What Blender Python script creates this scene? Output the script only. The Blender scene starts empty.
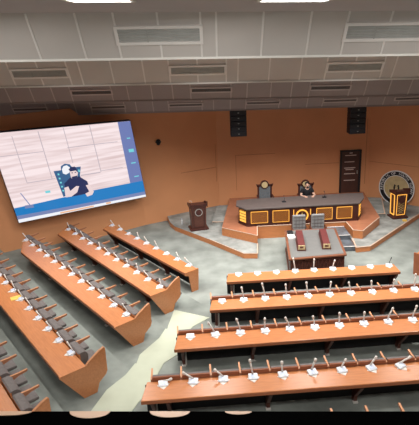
import bpy, bmesh, math, random
from mathutils import Vector, Matrix
random.seed(7)
S = bpy.context.scene
COL = S.collection
PI = math.pi

# ------------------------------------------------------------------ materials
def nodes(name):
    m = bpy.data.materials.new(name); m.use_nodes = True
    nt = m.node_tree; nt.nodes.clear()
    out = nt.nodes.new('ShaderNodeOutputMaterial')
    b = nt.nodes.new('ShaderNodeBsdfPrincipled')
    nt.links.new(b.outputs[0], out.inputs[0])
    return m, nt, b

def noisy(name, c, var=.12, scale=6., stretch=(1, 1, 1), rough=.6, detail=4., spec=.4, bump=0., metal=0.):
    m, nt, b = nodes(name)
    tc = nt.nodes.new('ShaderNodeTexCoord'); mp = nt.nodes.new('ShaderNodeMapping')
    mp.inputs['Scale'].default_value = stretch
    nz = nt.nodes.new('ShaderNodeTexNoise'); nz.inputs['Scale'].default_value = scale; nz.inputs['Detail'].default_value = detail
    rp = nt.nodes.new('ShaderNodeValToRGB')
    rp.color_ramp.elements[0].position = .3; rp.color_ramp.elements[1].position = .7
    rp.color_ramp.elements[0].color = tuple(x*(1-var) for x in c)+(1,)
    rp.color_ramp.elements[1].color = tuple(min(1, x*(1+var)) for x in c)+(1,)
    nt.links.new(tc.outputs['Object'], mp.inputs[0]); nt.links.new(mp.outputs[0], nz.inputs['Vector'])
    nt.links.new(nz.outputs['Fac'], rp.inputs[0]); nt.links.new(rp.outputs[0], b.inputs['Base Color'])
    b.inputs['Roughness'].default_value = rough; b.inputs['Specular IOR Level'].default_value = spec
    b.inputs['Metallic'].default_value = metal
    if bump:
        bp = nt.nodes.new('ShaderNodeBump'); bp.inputs['Strength'].default_value = bump; bp.inputs['Distance'].default_value = .01
        nt.links.new(nz.outputs['Fac'], bp.inputs['Height']); nt.links.new(bp.outputs[0], b.inputs['Normal'])
    return m

def emis(name, c, e, base=None):
    m, nt, b = nodes(name)
    b.inputs['Base Color'].default_value = (base or (0, 0, 0))+(1,)
    b.inputs['Roughness'].default_value = .4
    b.inputs['Emission Color'].default_value = tuple(c)+(1,); b.inputs['Emission Strength'].default_value = e
    return m

M = {}
M['wall'] = noisy('orange_wall_paint', (.66, .305, .145), .05, .7, rough=.55)
M['wood'] = noisy('orange_wood_veneer', (.46, .18, .07), .10, 3., (1.2, 9, 9), rough=.26, bump=.02, spec=.6)
M['wood_arm'] = noisy('brown_arm_wood', (.36, .15, .08), .1, 3., (9, 1.2, 9), rough=.4)
M['wood_back'] = noisy('dark_orange_back_wood', (.25, .085, .04), .12, 3., (1.2, 9, 9), rough=.4)
M['wood_edge'] = noisy('pale_wood_edge', (.50, .23, .11), .08, 4., rough=.45)
M['wood_dark'] = noisy('red_brown_wood', (.10, .03, .018), .2, 5., (1, 1, 6), rough=.4)
M['wood_rost'] = noisy('dark_mahogany', (.06, .018, .014), .2, 4., (3, 1, 1), rough=.4)
M['rost_top'] = noisy('grey_brown_leather_top', (.105, .085, .08), .1, 8., rough=.5)
M['platform'] = noisy('polished_platform_wood', (.36, .15, .085), .12, 2., (1, 6, 1), rough=.22)
M['riser'] = noisy('orange_riser_wood', (.52, .20, .075), .1, 3., (1, 8, 8), rough=.4)
M['black'] = noisy('black_modesty_board', (.012, .011, .012), .2, 5., rough=.7)
M['leather'] = noisy('grey_brown_upholstery', (.13, .115, .11), .15, 14., rough=.65, bump=.1)
M['leather_blue'] = noisy('blue_grey_upholstery', (.125, .14, .155), .2, 12., rough=.6, bump=.1)
M['carpet'] = noisy('grey_green_carpet', (.235, .255, .235), .25, 1.3, rough=.95, detail=9., spec=.1, bump=.2)
M['carpet_tier'] = noisy('shaded_grey_green_carpet', (.205, .225, .205), .28, 1.3, rough=.95, detail=9., spec=.1)  # carpet darkened: shade between the desk rows put into its colour
M['carpet_plat'] = noisy('mottled_grey_carpet', (.27, .28, .265), .32, 2.2, rough=.95, detail=9., spec=.1)
M['aisle'] = noisy('pale_aisle_carpet', (.42, .45, .355), .06, 1.6, rough=.95, detail=7., spec=.1)
M['stair'] = noisy('dark_blue_grey_marble', (.12, .135, .155), .45, 4., rough=.3, detail=10.)
M['nosing'] = noisy('pale_step_nosing', (.56, .40, .30), .06, 6., rough=.5)
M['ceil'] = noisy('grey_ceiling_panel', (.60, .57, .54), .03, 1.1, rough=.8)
M['ceil_shaded'] = noisy('shaded_ceiling_panel', (.30, .26, .255), .03, 1.1, rough=.85)  # ceiling panel toned down, shade of the lower bands put into colour
M['flatceil'] = noisy('grey_plaster_ceiling', (.42, .40, .41), .03, .8, rough=.8)
M['joint'] = noisy('white_joint_strip', (.82, .80, .77), .03, 5., rough=.6)
M['lip'] = noisy('white_ceiling_lip', (.78, .77, .72), .03, 3., rough=.6)
M['grille'] = noisy('grey_grille_metal', (.42, .43, .41), .06, 9., rough=.5)
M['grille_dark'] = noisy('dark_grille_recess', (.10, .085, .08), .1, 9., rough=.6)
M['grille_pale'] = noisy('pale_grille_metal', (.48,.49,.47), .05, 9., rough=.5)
M['white'] = noisy('white_plastic', (.62, .64, .67), .04, 9., rough=.45)
M['stem'] = noisy('pale_grey_plastic', (.62, .59, .55), .05, 9., rough=.45)
M['label'] = noisy('pale_blue_label', (.55, .62, .78), .2, 40., rough=.4)
M['paper'] = noisy('white_paper', (.78, .78, .78), .03, 9., rough=.7)
M['yellow'] = noisy('yellow_paper', (.75, .47, .10), .06, 9., rough=.7)
M['blackp'] = noisy('black_plastic', (.012, .013, .017), .15, 9., rough=.45)
M['navy'] = noisy('navy_black_cabinet', (.010, .012, .022), .15, 9., rough=.5)
M['steel'] = noisy('grey_metal', (.5, .5, .5), .05, 9., rough=.35, metal=.8)
M['gold'] = noisy('antique_gold', (.52, .36, .13), .15, 9., rough=.45)
M['goldpale'] = noisy('pale_gold', (.50, .39, .21), .14, 4., rough=.5)
M['maroon'] = noisy('maroon_velvet', (.11, .018, .016), .12, 8., rough=.7)
M['tabletop'] = noisy('grey_table_inlay', (.15, .15, .145), .06, 6., rough=.5)
M['door'] = noisy('dark_brown_door', (.065, .028, .022), .15, 4., (1, 1, .3), rough=.4)
M['seam'] = noisy('wall_seam', (.30, .11, .045), .05, 5., rough=.7)
M['skin'] = noisy('skin', (.58, .36, .27), .06, 12., rough=.55)
M['shirt'] = noisy('black_cotton', (.008, .008, .011), .1, 20., rough=.9)
M['trouser'] = noisy('charcoal_cotton', (.02, .02, .024), .1, 20., rough=.9)
M['hair'] = noisy('black_hair', (.010, .008, .007), .2, 30., rough=.7)
M['eye'] = noisy('dark_eye', (.02, .015, .012), .1, 9., rough=.3)
M['border'] = noisy('black_border', (.0015, .0015, .0015), .2, 5., rough=1, spec=0.)
M['border_mark'] = noisy('pale_border_mark', (.60, .38, .24), .08, 6., rough=.5)
M['cloth'] = noisy('dark_grey_cloth', (.05, .04, .042), .6, 14., rough=.9)
M['led'] = emis('amber_led', (1., .45, .07), 1.25)
M['led_dim'] = emis('amber_glow_panel', (1., .36, .05), .85)
M['lamp'] = emis('white_lamp', (1., .98, .95), 9.)
M['slit'] = noisy('frosted_slit', (.62, .50, .46), .06, 9., rough=.5)

# ------------------------------------------------------------------ mesh builder
class MB:
    def __init__(s): s.v = []; s.f = []
    def add(s, vs, fs):
        o = len(s.v); s.v += [tuple(v) for v in vs]; s.f += [tuple(o+i for i in f) for f in fs]; return s
    def box(s, x0, x1, y0, y1, z0, z1):
        return s.add([(x0,y0,z0),(x1,y0,z0),(x1,y1,z0),(x0,y1,z0),(x0,y0,z1),(x1,y0,z1),(x1,y1,z1),(x0,y1,z1)],
            [(0,3,2,1),(4,5,6,7),(0,1,5,4),(1,2,6,5),(2,3,7,6),(3,0,4,7)])
    def bar(s, a, b, w, h, up=(0,0,1)):
        a = Vector(a); b = Vector(b); d = (b-a).normalized(); u = Vector(up)
        r = d.cross(u)
        if r.length < 1e-4: r = d.cross(Vector((0,1,0)))
        r.normalize(); u = r.cross(d).normalized(); vs = []
        for p in (a, b):
            for i, j in ((-1,-1),(1,-1),(1,1),(-1,1)): vs.append(p+r*(w/2*i)+u*(h/2*j))
        return s.add(vs, [(0,1,2,3),(7,6,5,4),(0,4,5,1),(1,5,6,2),(2,6,7,3),(3,7,4,0)])
    def prism(s, pts, z0, z1):                         # polygon in xy
        n = len(pts)
        A = sum(pts[i][0]*pts[(i+1)%n][1]-pts[(i+1)%n][0]*pts[i][1] for i in range(n))
        if A < 0: pts = pts[::-1]
        return s.add([(x,y,z0) for x,y in pts]+[(x,y,z1) for x,y in pts],
            [tuple(range(n-1,-1,-1)), tuple(range(n,2*n))]+[(i,(i+1)%n,n+(i+1)%n,n+i) for i in range(n)])
    def slab_x(s, pts, x0, x1):                        # polygon in yz, extruded along x
        n = len(pts)
        A = sum(pts[i][0]*pts[(i+1)%n][1]-pts[(i+1)%n][0]*pts[i][1] for i in range(n))
        if A < 0: pts = pts[::-1]
        return s.add([(x0,y,z) for y,z in pts]+[(x1,y,z) for y,z in pts],
            [tuple(range(n-1,-1,-1)), tuple(range(n,2*n))]+[(i,(i+1)%n,n+(i+1)%n,n+i) for i in range(n)])
    def tube(s, pts, r, n=8):
        pts = [Vector(p) for p in pts]; rs = r if isinstance(r,(list,tuple)) else [r]*len(pts); vs = []
        for i, p in enumerate(pts):
            d = (pts[min(i+1,len(pts)-1)]-pts[max(i-1,0)]).normalized()
            a = d.cross(Vector((0,0,1)))
            if a.length < 1e-3: a = d.cross(Vector((0,1,0)))
            a.normalize(); b = a.cross(d)
            for k in range(n):
                t = 2*PI*k/n; vs.append(p+(a*math.cos(t)+b*math.sin(t))*rs[i])
        fs = [(i*n+k, i*n+(k+1)%n, (i+1)*n+(k+1)%n, (i+1)*n+k) for i in range(len(pts)-1) for k in range(n)]
        fs += [tuple(range(n-1,-1,-1)), tuple(range((len(pts)-1)*n, len(pts)*n))]
        return s.add(vs, fs)
    def disc(s, c, r, y0, y1, n=40, rx=None):          # disc facing -y, from y0 to y1
        rx = rx or r; vs = []
        for y in (y0, y1):
            for k in range(n):
                t = 2*PI*k/n; vs.append((c[0]+rx*math.cos(t), y, c[1]+r*math.sin(t)))
        return s.add(vs, [tuple(range(n)), tuple(range(2*n-1,n-1,-1))]+[(k, n+k, n+(k+1)%n, (k+1)%n) for k in range(n)])
    def ring(s, c, r0, r1, y0, y1, n=40):
        vs = []
        for y in (y0, y1):
            for r in (r0, r1):
                for k in range(n):
                    t = 2*PI*k/n; vs.append((c[0]+r*math.cos(t), y, c[1]+r*math.sin(t)))
        fs = []
        for k in range(n):
            j = (k+1)%n
            fs += [(k,j,n+j,n+k), (2*n+k,3*n+k,3*n+j,2*n+j), (n+k,n+j,3*n+j,3*n+k), (k,2*n+k,2*n+j,j)]
        return s.add(vs, fs)
    def ball(s, c, r, n=10, m=7):
        rx, ry, rz = r if isinstance(r,(tuple,list)) else (r,r,r); vs = []
        for i in range(1, m):
            a = PI*i/m
            for k in range(n):
                t = 2*PI*k/n; vs.append((c[0]+rx*math.sin(a)*math.cos(t), c[1]+ry*math.sin(a)*math.sin(t), c[2]+rz*math.cos(a)))
        top = len(vs); vs += [(c[0],c[1],c[2]+rz),(c[0],c[1],c[2]-rz)]
        fs = [(i*n+k,(i+1)*n+k,(i+1)*n+(k+1)%n,i*n+(k+1)%n) for i in range(m-2) for k in range(n)]
        fs += [(top,k,(k+1)%n) for k in range(n)]+[(top+1,(m-2)*n+(k+1)%n,(m-2)*n+k) for k in range(n)]
        return s.add(vs, fs)
    def build(s, name, mat, parent=None, smooth=False, bevel=0, fix=True):
        me = bpy.data.meshes.new(name); me.from_pydata(s.v, [], s.f); me.materials.append(mat)
        if fix:
            bm = bmesh.new(); bm.from_mesh(me); bmesh.ops.recalc_face_normals(bm, faces=bm.faces); bm.to_mesh(me); bm.free()
        if smooth:
            for p in me.polygons: p.use_smooth = True
        o = bpy.data.objects.new(name, me); COL.objects.link(o)
        if parent: o.parent = parent
        if bevel:
            bv = o.modifiers.new('bevel', 'BEVEL'); bv.width = bevel; bv.segments = 2; bv.limit_method = 'ANGLE'
        return o

def tag(o, label, cat, group=None):
    o['label'] = label; o['category'] = cat
    if group: o['group'] = group
    return o
def thing(name, label, cat, loc=(0,0,0), rz=0, group=None):
    o = bpy.data.objects.new(name, None); o.empty_display_size = .1; COL.objects.link(o)
    o.location = loc; o.rotation_euler = (0,0,rz)
    return tag(o, label, cat, group)
def struct(o, label=None):
    o['kind'] = 'structure'
    if label: o['label'] = label
    return o
def copy_thing(root, loc, rz, label, group=None):
    r = root.copy(); COL.objects.link(r); r.location = loc; r.rotation_euler = (0,0,rz); r['label'] = label
    if group: r['group'] = group
    for ch in root.children:
        c = ch.copy(); COL.objects.link(c); c.parent = r
        for g in ch.children:
            d = g.copy(); COL.objects.link(d); d.parent = c
    return r
ORD = 'first second third fourth fifth sixth seventh eighth ninth tenth eleventh twelfth thirteenth fourteenth fifteenth sixteenth'.split()
def nth(k, word):                                       # k = 0: "nearest to <word>"
    return 'nearest to the '+word if k == 0 else ORD[k]+' from the '+word

# ------------------------------------------------------------------ camera
p, r = math.radians(19.02), math.radians(-2.93)
fw = Vector((0, math.cos(p), -math.sin(p))); up = Vector((0, math.sin(p), math.cos(p))); rt = Vector((1,0,0))
R_ = rt*math.cos(r)+up*math.sin(r); U_ = -rt*math.sin(r)+up*math.cos(r)
cam = bpy.data.objects.new('camera', bpy.data.cameras.new('camera')); COL.objects.link(cam)
mw = Matrix((R_, U_, -fw)).transposed().to_4x4(); mw.translation = (0,0,7.78); cam.matrix_world = mw
cam.data.sensor_fit = 'HORIZONTAL'; cam.data.sensor_width = 36; cam.data.lens = 502.5/419*36
cam.data.clip_start = .05; cam.data.clip_end = 200
S.camera = cam

# ------------------------------------------------------------------ floor, tiers, aisle
TZ = [0, .18, .37, .58, .80]
struct(MB().prism([(-14,-1),(14,-1),(14,26),(-14,26)], -.2, 0).build('floor', M['carpet']))
J = [(-.41,13.6),(-1.1,11.65),(-1.88,9.7),(-2.65,7.7)]
dlv = Vector((-.605,.796))
for i, (jx, jy) in enumerate(J):
    far = (jx+dlv.x*13.5, jy+dlv.y*13.5)
    pts = [(13, jy+.25), (jx+.9, jy), (jx, jy), far, (-13.5, far[1]), (-13.5,-1), (13,-1)]
    struct(MB().prism(pts, TZ[i]-.03*(i > 0), TZ[i+1]).build('floor_tier', M['carpet_tier']), 'stepped grey carpeted seating tier')
A_ = [([(-1.2,13.27),(-.15,12.72),(-.62,12.3),(-.95,11.75),(-1.36,11.95),(-1.33,12.4)], .18),
      ([(-1.36,11.95),(-.95,11.75),(-.85,11.6),(-1.0,10.7),(-1.3,10.4),(-1.42,9.95),(-2.0,10.2),(-1.93,10.8),(-1.75,11.1),(-1.5,11.5)], .37),
      ([(-1.95,10.15),(-1.42,9.95),(-1.36,9.79),(-1.42,9.3),(-1.72,8.75),(-2.0,8.05),(-2.75,8.35),(-2.46,9.24),(-2.11,9.74)], .58),
      ([(-2.62,7.95),(-1.95,7.7),(-2.4,6.3),(-3.2,6.3)], .80)]
for pts, z in A_:
    struct(MB().prism(pts, z, z+.012).build('floor_aisle', M['aisle']), 'pale carpet strip down the aisle between the desk blocks')

# ------------------------------------------------------------------ walls
WP = [(-13.5,14.2),(-9.5,17.0),(-2.9,21.3),(.5,23.0),(7.6,23.0),(9.5,21.3),(13.5,16.5)]
def wallseg(name, a, b, z1=5.26, mat='wall'):
    a = Vector(a); b = Vector(b); n = (b-a).normalized(); n = Vector((-n.y, n.x))*.2
    return struct(MB().prism([tuple(a),tuple(b),tuple(b+n),tuple(a+n)], 0, z1).build(name, M[mat]))
for nm, i in (('wall_left_side',0),('wall_left',1),('wall_back_left',2),('wall_back',3),('wall_back_right',4),('wall_right',5)):
    wallseg(nm, WP[i], WP[i+1], 5.5 if i < 2 else 5.2)
wallseg('wall_side_left', (-13.5,-1), (-13.5,14.2), 9, 'wall'); wallseg('wall_side_right', (13.5,16.5), (13.5,-1), 9, 'wall')
def seam(pts):                                           # thin panel seam on the wall
    mb = MB()
    for a, b in zip(pts, pts[1:]): mb.bar(a, b, .014, .008)
    struct(mb.build('trim_wall_seam', M['seam']))
seam([(.42,22.95,1.4),(.42,22.95,3.2)]); seam([(-1.2,22.14,2.1),(.42,22.95,2.1)]); seam([(1.35,22.99,.9),(1.35,22.99,2.6)])
seam([(1.35,22.99,2.6),(3.2,22.99,2.6)]); seam([(7.45,22.99,.9),(7.45,22.99,4.0)]); seam([(7.62,22.97,2.0),(9.4,21.38,2.0)])
seam([(4.6,22.99,2.0),(6.2,22.99,2.0)])

# ------------------------------------------------------------------ ceiling of descending bands
XL, XR = -13.5, 13.5
def L(z0, k): return lambda x: z0+k*x
BANDS = [(8.6, L(7.49,-.034)), (13.5, L(6.70,-.029)), (17.5, L(5.83,-.030)), (20.0, L(5.12,-.022))]
TOP = L(8.17,-.042)
SL = Vector((0,-.588,.809)); SN = Vector((0,-.809,-.588))
prev = TOP
def strip(name, a0, a1, b0, b1, mat):                    # thick sheet between line a and line b
    nrm = (Vector(a1)-Vector(a0)).cross(Vector(b0)-Vector(a0)).normalized()*.04
    if nrm.z < 0: nrm = -nrm
    P = [Vector(q) for q in (a0,a1,b1,b0)]
    mb = MB().add(P+[q+nrm for q in P], [(0,1,2,3),(7,6,5,4),(0,4,5,1),(1,5,6,2),(2,6,7,3),(3,7,4,0)])
    return struct(mb.build(name, M[mat]))
yprev = -1.0
for bi, (yl, zl) in enumerate(BANDS):
    run = {x: (prev(x)-zl(x))/.809*.588 for x in (XL, XR)}
    tl_, tr_ = (XL, yl-run[XL], prev(XL)), (XR, yl-run[XR], prev(XR))
    strip('ceiling', (XL,yprev,prev(XL)), (XR,yprev,prev(XR)), tl_, tr_, 'flatceil')
    strip('ceiling_band', tl_, tr_, (XL,yl,zl(XL)), (XR,yl,zl(XR)), 'ceil' if bi < 2 else 'ceil_shaded')
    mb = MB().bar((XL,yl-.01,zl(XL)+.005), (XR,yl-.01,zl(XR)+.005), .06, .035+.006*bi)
    struct(mb.build('trim_ceiling_lip', M['lip' if bi < 2 else 'ceil_shaded']))
    prev = zl; yprev = yl
strip('ceiling', (XL,20,prev(XL)), (XR,20,prev(XR)), (XL,26,prev(XL)), (XR,26,prev(XR)), 'flatceil')
strip('wall_front_upper', (XL,-1,0), (XR,-1,0), (XL,-1,8.9), (XR,-1,8.9), 'flatceil')

# band joints and vents.  (start, period, [joint offsets full], vent span, mid offset)
def on(bi, x, d, out=0):                                  # point d up the slope from the lip of band bi
    yl, zl = BANDS[bi]
    return Vector((x, yl, zl(x)))+SL*d+SN*out
def joints(bi, xs, d0, d1, w):
    mb = MB()
    for x in xs: mb.bar(on(bi,x,d0,.004), on(bi,x,d1,.004), w, .016, up=SN)
    struct(mb.build('trim_ceiling_joint', M['joint' if bi < 2 else 'joint_shaded']))
M['joint_shaded'] = noisy('shaded_joint_strip', (.46, .40, .39), .03, 5., rough=.6)  # white joint dimmed to go with the shade painted on the lower bands
def vent(bi, x0, x1, dc, h, label, two=True):
    c = on(bi, (x0+x1)/2, dc, .0)
    yl, zl = BANDS[bi]; k = (zl(1)-zl(0))
    root = thing('ceiling_vent', label, 'vent', c, 0, 'ceiling vents')
    ux = Vector((1,0,k)).normalized(); W = (x1-x0)/2; H = h/2; t = .05
    def P(a, d, o): return ux*a+SL*d+SN*o
    mb = MB()
    for a, b in ((P(-W,H-t/2,.015),P(W,H-t/2,.015)), (P(-W,-H+t/2,.015),P(W,-H+t/2,.015)), (P(-W+t/2,-H,.015),P(-W+t/2,H,.015)), (P(W-t/2,-H,.015),P(W-t/2,H,.015))):
        mb.bar(a, b, t, .03, up=SN)
    mb.build('frame', M['joint' if bi < 2 else 'joint_shaded'], root)
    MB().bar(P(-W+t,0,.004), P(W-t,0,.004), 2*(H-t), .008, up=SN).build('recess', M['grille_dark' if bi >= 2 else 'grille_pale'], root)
    sl = MB(); n = 5
    for q in range(n):
        d = -H+t+(q+.5)*(2*(H-t))/n
        sl.bar(P(-W+t,d,.016), P(W-t,d,.016), .022, .01, up=SN)
    if two: sl.bar(P(-W*.27,-H+t,.018), P(-W*.27,H-t,.018), .02, .01, up=SN)
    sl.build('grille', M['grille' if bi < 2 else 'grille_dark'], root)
def seq(s, per, offs, lo, hi):
    out = []
    k = math.floor((lo-s)/per)-1
    while s+per*k < hi+per:
        out += [s+per*k+o for o in offs if lo < s+per*k+o < hi]; k += 1
    return out
joints(0, seq(-1.30,3.57,[0,1.31,1.55,2.27,3.0],-9,9), .0, .86, .030)
joints(0, seq(-1.30,3.57,[.66],-9,9), .62, .86, .030); joints(0, seq(-1.30,3.57,[.66],-9,9), 0, .27, .030)
joints(1, seq(-.84,4.0,[0,1.45,1.75,2.55,3.35],-11,11), 0, 1.0, .036)
joints(1, seq(-.84,4.0,[.72],-11,11), .60, 1.0, .036); joints(1, seq(-.84,4.0,[.72],-11,11), 0, .28, .036)
joints(2, seq(-.43,4.0,[0,1.36,1.9,2.7,3.4],-12,12), 0, 1.05, .034)
joints(3, seq(-1.38,3.0,[0,1.3,1.75,2.4],-12,12), 0, .78, .034)
bandname = ['nearest ceiling band','second ceiling band','third ceiling band','farthest ceiling band']
def vents(bi, xs, w, dc, h):
    n = len(xs); word = {2:['left-hand of the two','right-hand of the two'],3:['leftmost of the three','middle one of the three','rightmost of the three']}
    for i, x in enumerate(xs):
        wd = word[n][i] if n in word else ('leftmost' if i == 0 else 'rightmost' if i == n-1 else ORD[i]+' from the left')
        vent(bi, x, x+w, dc, h, 'long grey slatted air vent, %s in the %s' % (wd, bandname[bi]))
vents(0, [-1.33,2.24], 1.37, .46, .34); vents(1, [-4.84,-.84,3.16], 1.45, .44, .31)
vents(2, [-4.43,-.43,3.57], 1.40, .44, .24); vents(3, [-7.4,-4.38,-1.38,1.62,4.62,7.4], 1.35, .36, .20)

# recessed lamps (two show at the top of the photograph) + unseen fill lights added under the ceiling
def lamp_panel(x0, x1, y0, y1, label):
    xc, yc = (x0+x1)/2, (y0+y1)/2; z = TOP(xc)
    t = thing('ceiling_lamp', label, 'lamp', (xc,yc,z), 0, 'recessed ceiling lamps'); a, b = (x1-x0)/2, (y1-y0)/2; k = -.042
    def q(x, y, d): return (x, y, k*x-d)
    mb = MB()
    for (u, v) in (((-a,-b),(a,-b)),((a,-b),(a,b)),((a,b),(-a,b)),((-a,b),(-a,-b))): mb.bar(q(*u,.015), q(*v,.015), .04, .03)
    mb.build('frame', M['lip'], t)
    MB().add([q(-a,-b,.012),q(a,-b,.012),q(a,b,.012),q(-a,b,.012),q(-a,-b,.002),q(a,-b,.002),q(a,b,.002),q(-a,b,.002)],
        [(0,1,2,3),(7,6,5,4),(0,4,5,1),(1,5,6,2),(2,6,7,3),(3,7,4,0)]).build('diffuser', M['lamp'], t)
lamp_panel(-1.27,-.65,4.4,5.5, 'bright white recessed ceiling lamp at the top left')
lamp_panel(.61,1.30,4.5,5.6, 'bright white recessed ceiling lamp at the top centre')
def area(x, y, z, sx, sy, e, spread=180, rot=(0,0,0), col=(1,.96,.92)):
    l = bpy.data.lights.new('ceiling_fill_light', 'AREA'); l.shape = 'RECTANGLE'; l.size = sx; l.size_y = sy; l.energy = e; l.color = col; l.spread = math.radians(spread)
    o = bpy.data.objects.new('ceiling_fill_light', l); COL.objects.link(o); o.location = (x,y,z); o.rotation_euler = rot
for x in (-7.0,-3.4,0,3.4,7.0):
    area(x, 11.8, BANDS[0][1](x)-.08, 1.6, .5, 62 if x < -1 else 130, 138)
    area(x*.95, 14.7, BANDS[1][1](x)-.06, 1.6, .4, 65 if x < -5 else 110, 122)
    if x > -5: area(x*.7+1.0, 18.5, BANDS[2][1](x)-.06, 1.4, .35, 62, 116)  # unseen row added to brighten the stage and back wall
    area(x, 2.8, TOP(x)-.08, 1.4, .8, 90, 150)
    area(x, 6.6, TOP(x)-.06, 1.4, .6, 60)
w = bpy.data.worlds.new('world'); S.world = w; w.use_nodes = True
w.node_tree.nodes['Background'].inputs[0].default_value = (.85,.92,1,1); w.node_tree.nodes['Background'].inputs[1].default_value = .4

# ------------------------------------------------------------------ LED screen
TL, TR, BR, BL = Vector((-7.4078,17.2000,5.0876)),Vector((-2.9376,19.9000,4.8892)),Vector((-2.6932,20.7085,1.5163)),Vector((-7.2312,18.0000,1.5531))
nS = (TR-TL).cross(BL-TL).normalized()
if nS.y > 0: nS = -nS
def Q(u, v, o=0):
    a = TL.lerp(TR, u); b = BL.lerp(BR, u); return b.lerp(a, v)+nS*o
scr = thing('video_screen', 'large tilted video wall showing a bearded man in a dark shirt at a blue table', 'screen', (BL+BR)/2)
so = (BL+BR)/2
def quad3(name, uvs, o, mat, parent, th=.004):
    vs = [Q(u,v,o)-so for u,v in uvs]+[Q(u,v,o-th)-so for u,v in uvs]; n = len(uvs)
    return MB().add(vs, [tuple(range(n)), tuple(range(2*n-1,n-1,-1))]+[(i,n+i,n+(i+1)%n,(i+1)%n) for i in range(n)]).build(name, mat, parent)
SE = 1.0
def sm(name, c, e=SE): M[name] = emis(name, c, e)
for nm, c in (('s_slate',(.13,.17,.38)),('s_blue',(.01,.17,.45)),('s_blue2',(.16,.20,.38)),('s_white',(.75,.76,.80)),('s_chair',(.03,.10,.22)),('s_navy',(.012,.022,.085)),
              ('s_skin',(.70,.56,.56)),('s_seam',(.45,.38,.42)),('s_teal',(.15,.55,.60)),('s_amber',(.75,.42,.25))): sm(nm, c)
m, nt, b = nodes('s_woodwall')
tc = nt.nodes.new('ShaderNodeTexCoord'); mp = nt.nodes.new('ShaderNodeMapping'); mp.inputs['Scale'].default_value = (.5,.5,9); mp.inputs['Rotation'].default_value = (0,.0,.0)
nz = nt.nodes.new('ShaderNodeTexNoise'); nz.inputs['Scale'].default_value = .9; nz.inputs['Detail'].default_value = 5
rp = nt.nodes.new('ShaderNodeValToRGB'); rp.color_ramp.elements[0].color = (.60,.46,.46,1); rp.color_ramp.elements[1].color = (.80,.68,.69,1)
rp.color_ramp.elements[0].position = .3; rp.color_ramp.elements[1].position = .6
nt.links.new(tc.outputs['Object'], mp.inputs[0]); nt.links.new(mp.outputs[0], nz.inputs['Vector']); nt.links.new(nz.outputs['Fac'], rp.inputs[0])
b.inputs['Base Color'].default_value = (0,0,0,1); nt.links.new(rp.outputs[0], b.inputs['Emission Color']); b.inputs['Emission Strength'].default_value = SE
M['s_wood'] = m
quad3('cabinet', [(-.003,-.006),(1.003,-.006),(1.003,1.006),(-.003,1.006)], -.006, M['navy'], scr, .16)
disp = quad3('display', [(0,0),(1,0),(1,1),(0,1)], .0, M['s_wood'], scr)
def pic(name, uvs, o, mat): quad3(name, uvs, .004+o*2, M[mat], disp, .003)
def pics(name, lists, o, mat):
    mb = MB()
    for uvs in lists:
        n = len(uvs); vs = [Q(u,v,.004+o*2)-so for u,v in uvs]+[Q(u,v,.001+o*2)-so for u,v in uvs]
        mb.add(vs, [tuple(range(n)), tuple(range(2*n-1,n-1,-1))]+[(i,n+i,n+(i+1)%n,(i+1)%n) for i in range(n)])
    mb.build(name, M[mat], disp)
def box_uv(u0,v0,u1,v1): return [(u0,v0),(u1,v0),(u1,v1),(u0,v1)]
pics('picture_seams', [box_uv(.0,.755,.31,.762),box_uv(.313,.435,.319,.98),box_uv(.137,.44,.142,.955),box_uv(.49,.586,.495,.996),box_uv(.68,.43,.686,.993),
     box_uv(.483,.765,.865,.773),box_uv(.525,.42,.677,.432),box_uv(.677,.44,.86,.447),box_uv(.138,.433,.338,.441)], .001, 's_seam')
pic('picture_side_strip', [(.9,1),(1,1),(1,.22),(.892,.213)], .001, 's_slate')
pic('picture_table', [(0,.177),(.207,.188),(.62,.218),(1,.225),(1,.076),(.68,.074),(.29,.078),(0,.085)], .002, 's_blue')
pic('picture_table_front', [(0,.085),(.29,.078),(.68,.074),(1,.076),(1,.03),(.68,.033),(.287,.036),(0,.04)], .002, 's_blue2')
pic('picture_ticker', [(0,.04),(.287,.036),(.68,.033),(1,.03),(1,0),(0,0)], .002, 's_white')
pics('picture_ticker_text', [box_uv(.30,.008,.56,.026),box_uv(.66,.008,.70,.03)], .004, 's_amber')
pic('picture_chair', [(.341,.525),(.394,.523),(.401,.57),(.433,.592),(.467,.577),(.479,.536),(.542,.532),(.52,.436),(.516,.267),(.357,.205)], .003, 's_chair')
pics('picture_chair_studs', [box_uv(.362,.47-.05*i,.374,.49-.05*i) for i in range(5)]+[box_uv(.515,.47,.527,.5)], .004, 's_teal')
pic('picture_crest', [(.402,.532),(.418,.565),(.444,.571),(.462,.541),(.448,.482),(.42,.465),(.401,.483)], .005, 's_white')
pic('picture_shirt', [(.389,.361),(.442,.42),(.51,.419),(.56,.345),(.568,.196),(.521,.192),(.466,.19),(.384,.192)], .006, 's_navy')
pics('picture_arms', [[(.381,.312),(.412,.321),(.417,.262),(.469,.309),(.491,.302),(.465,.232),(.414,.192),(.371,.195)],[(.541,.299),(.573,.301),(.589,.202),(.572,.167),(.53,.155),(.521,.195),(.555,.214)]], .008, 's_skin')
pic('picture_face', [(.452,.506),(.5,.505),(.509,.465),(.493,.411),(.467,.387),(.449,.418)], .009, 's_skin')
pic('picture_hair', [(.447,.52),(.47,.545),(.499,.544),(.508,.503),(.503,.478),(.498,.497),(.457,.494)], .011, 's_navy')
pic('picture_beard', [(.453,.428),(.497,.434),(.493,.411),(.467,.387),(.457,.404)], .011, 's_navy')
for q_ in ((.462,.470,.472,.480),(.486,.470,.496,.480)): pic('picture_eye', box_uv(*q_), .011, 's_navy')
pics('picture_microphone', [[(.071,.34),(.079,.335),(.114,.185),(.108,.18)],[(.076,.188),(.133,.183),(.133,.146),(.07,.153)]], .005, 's_blue2')
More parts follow.
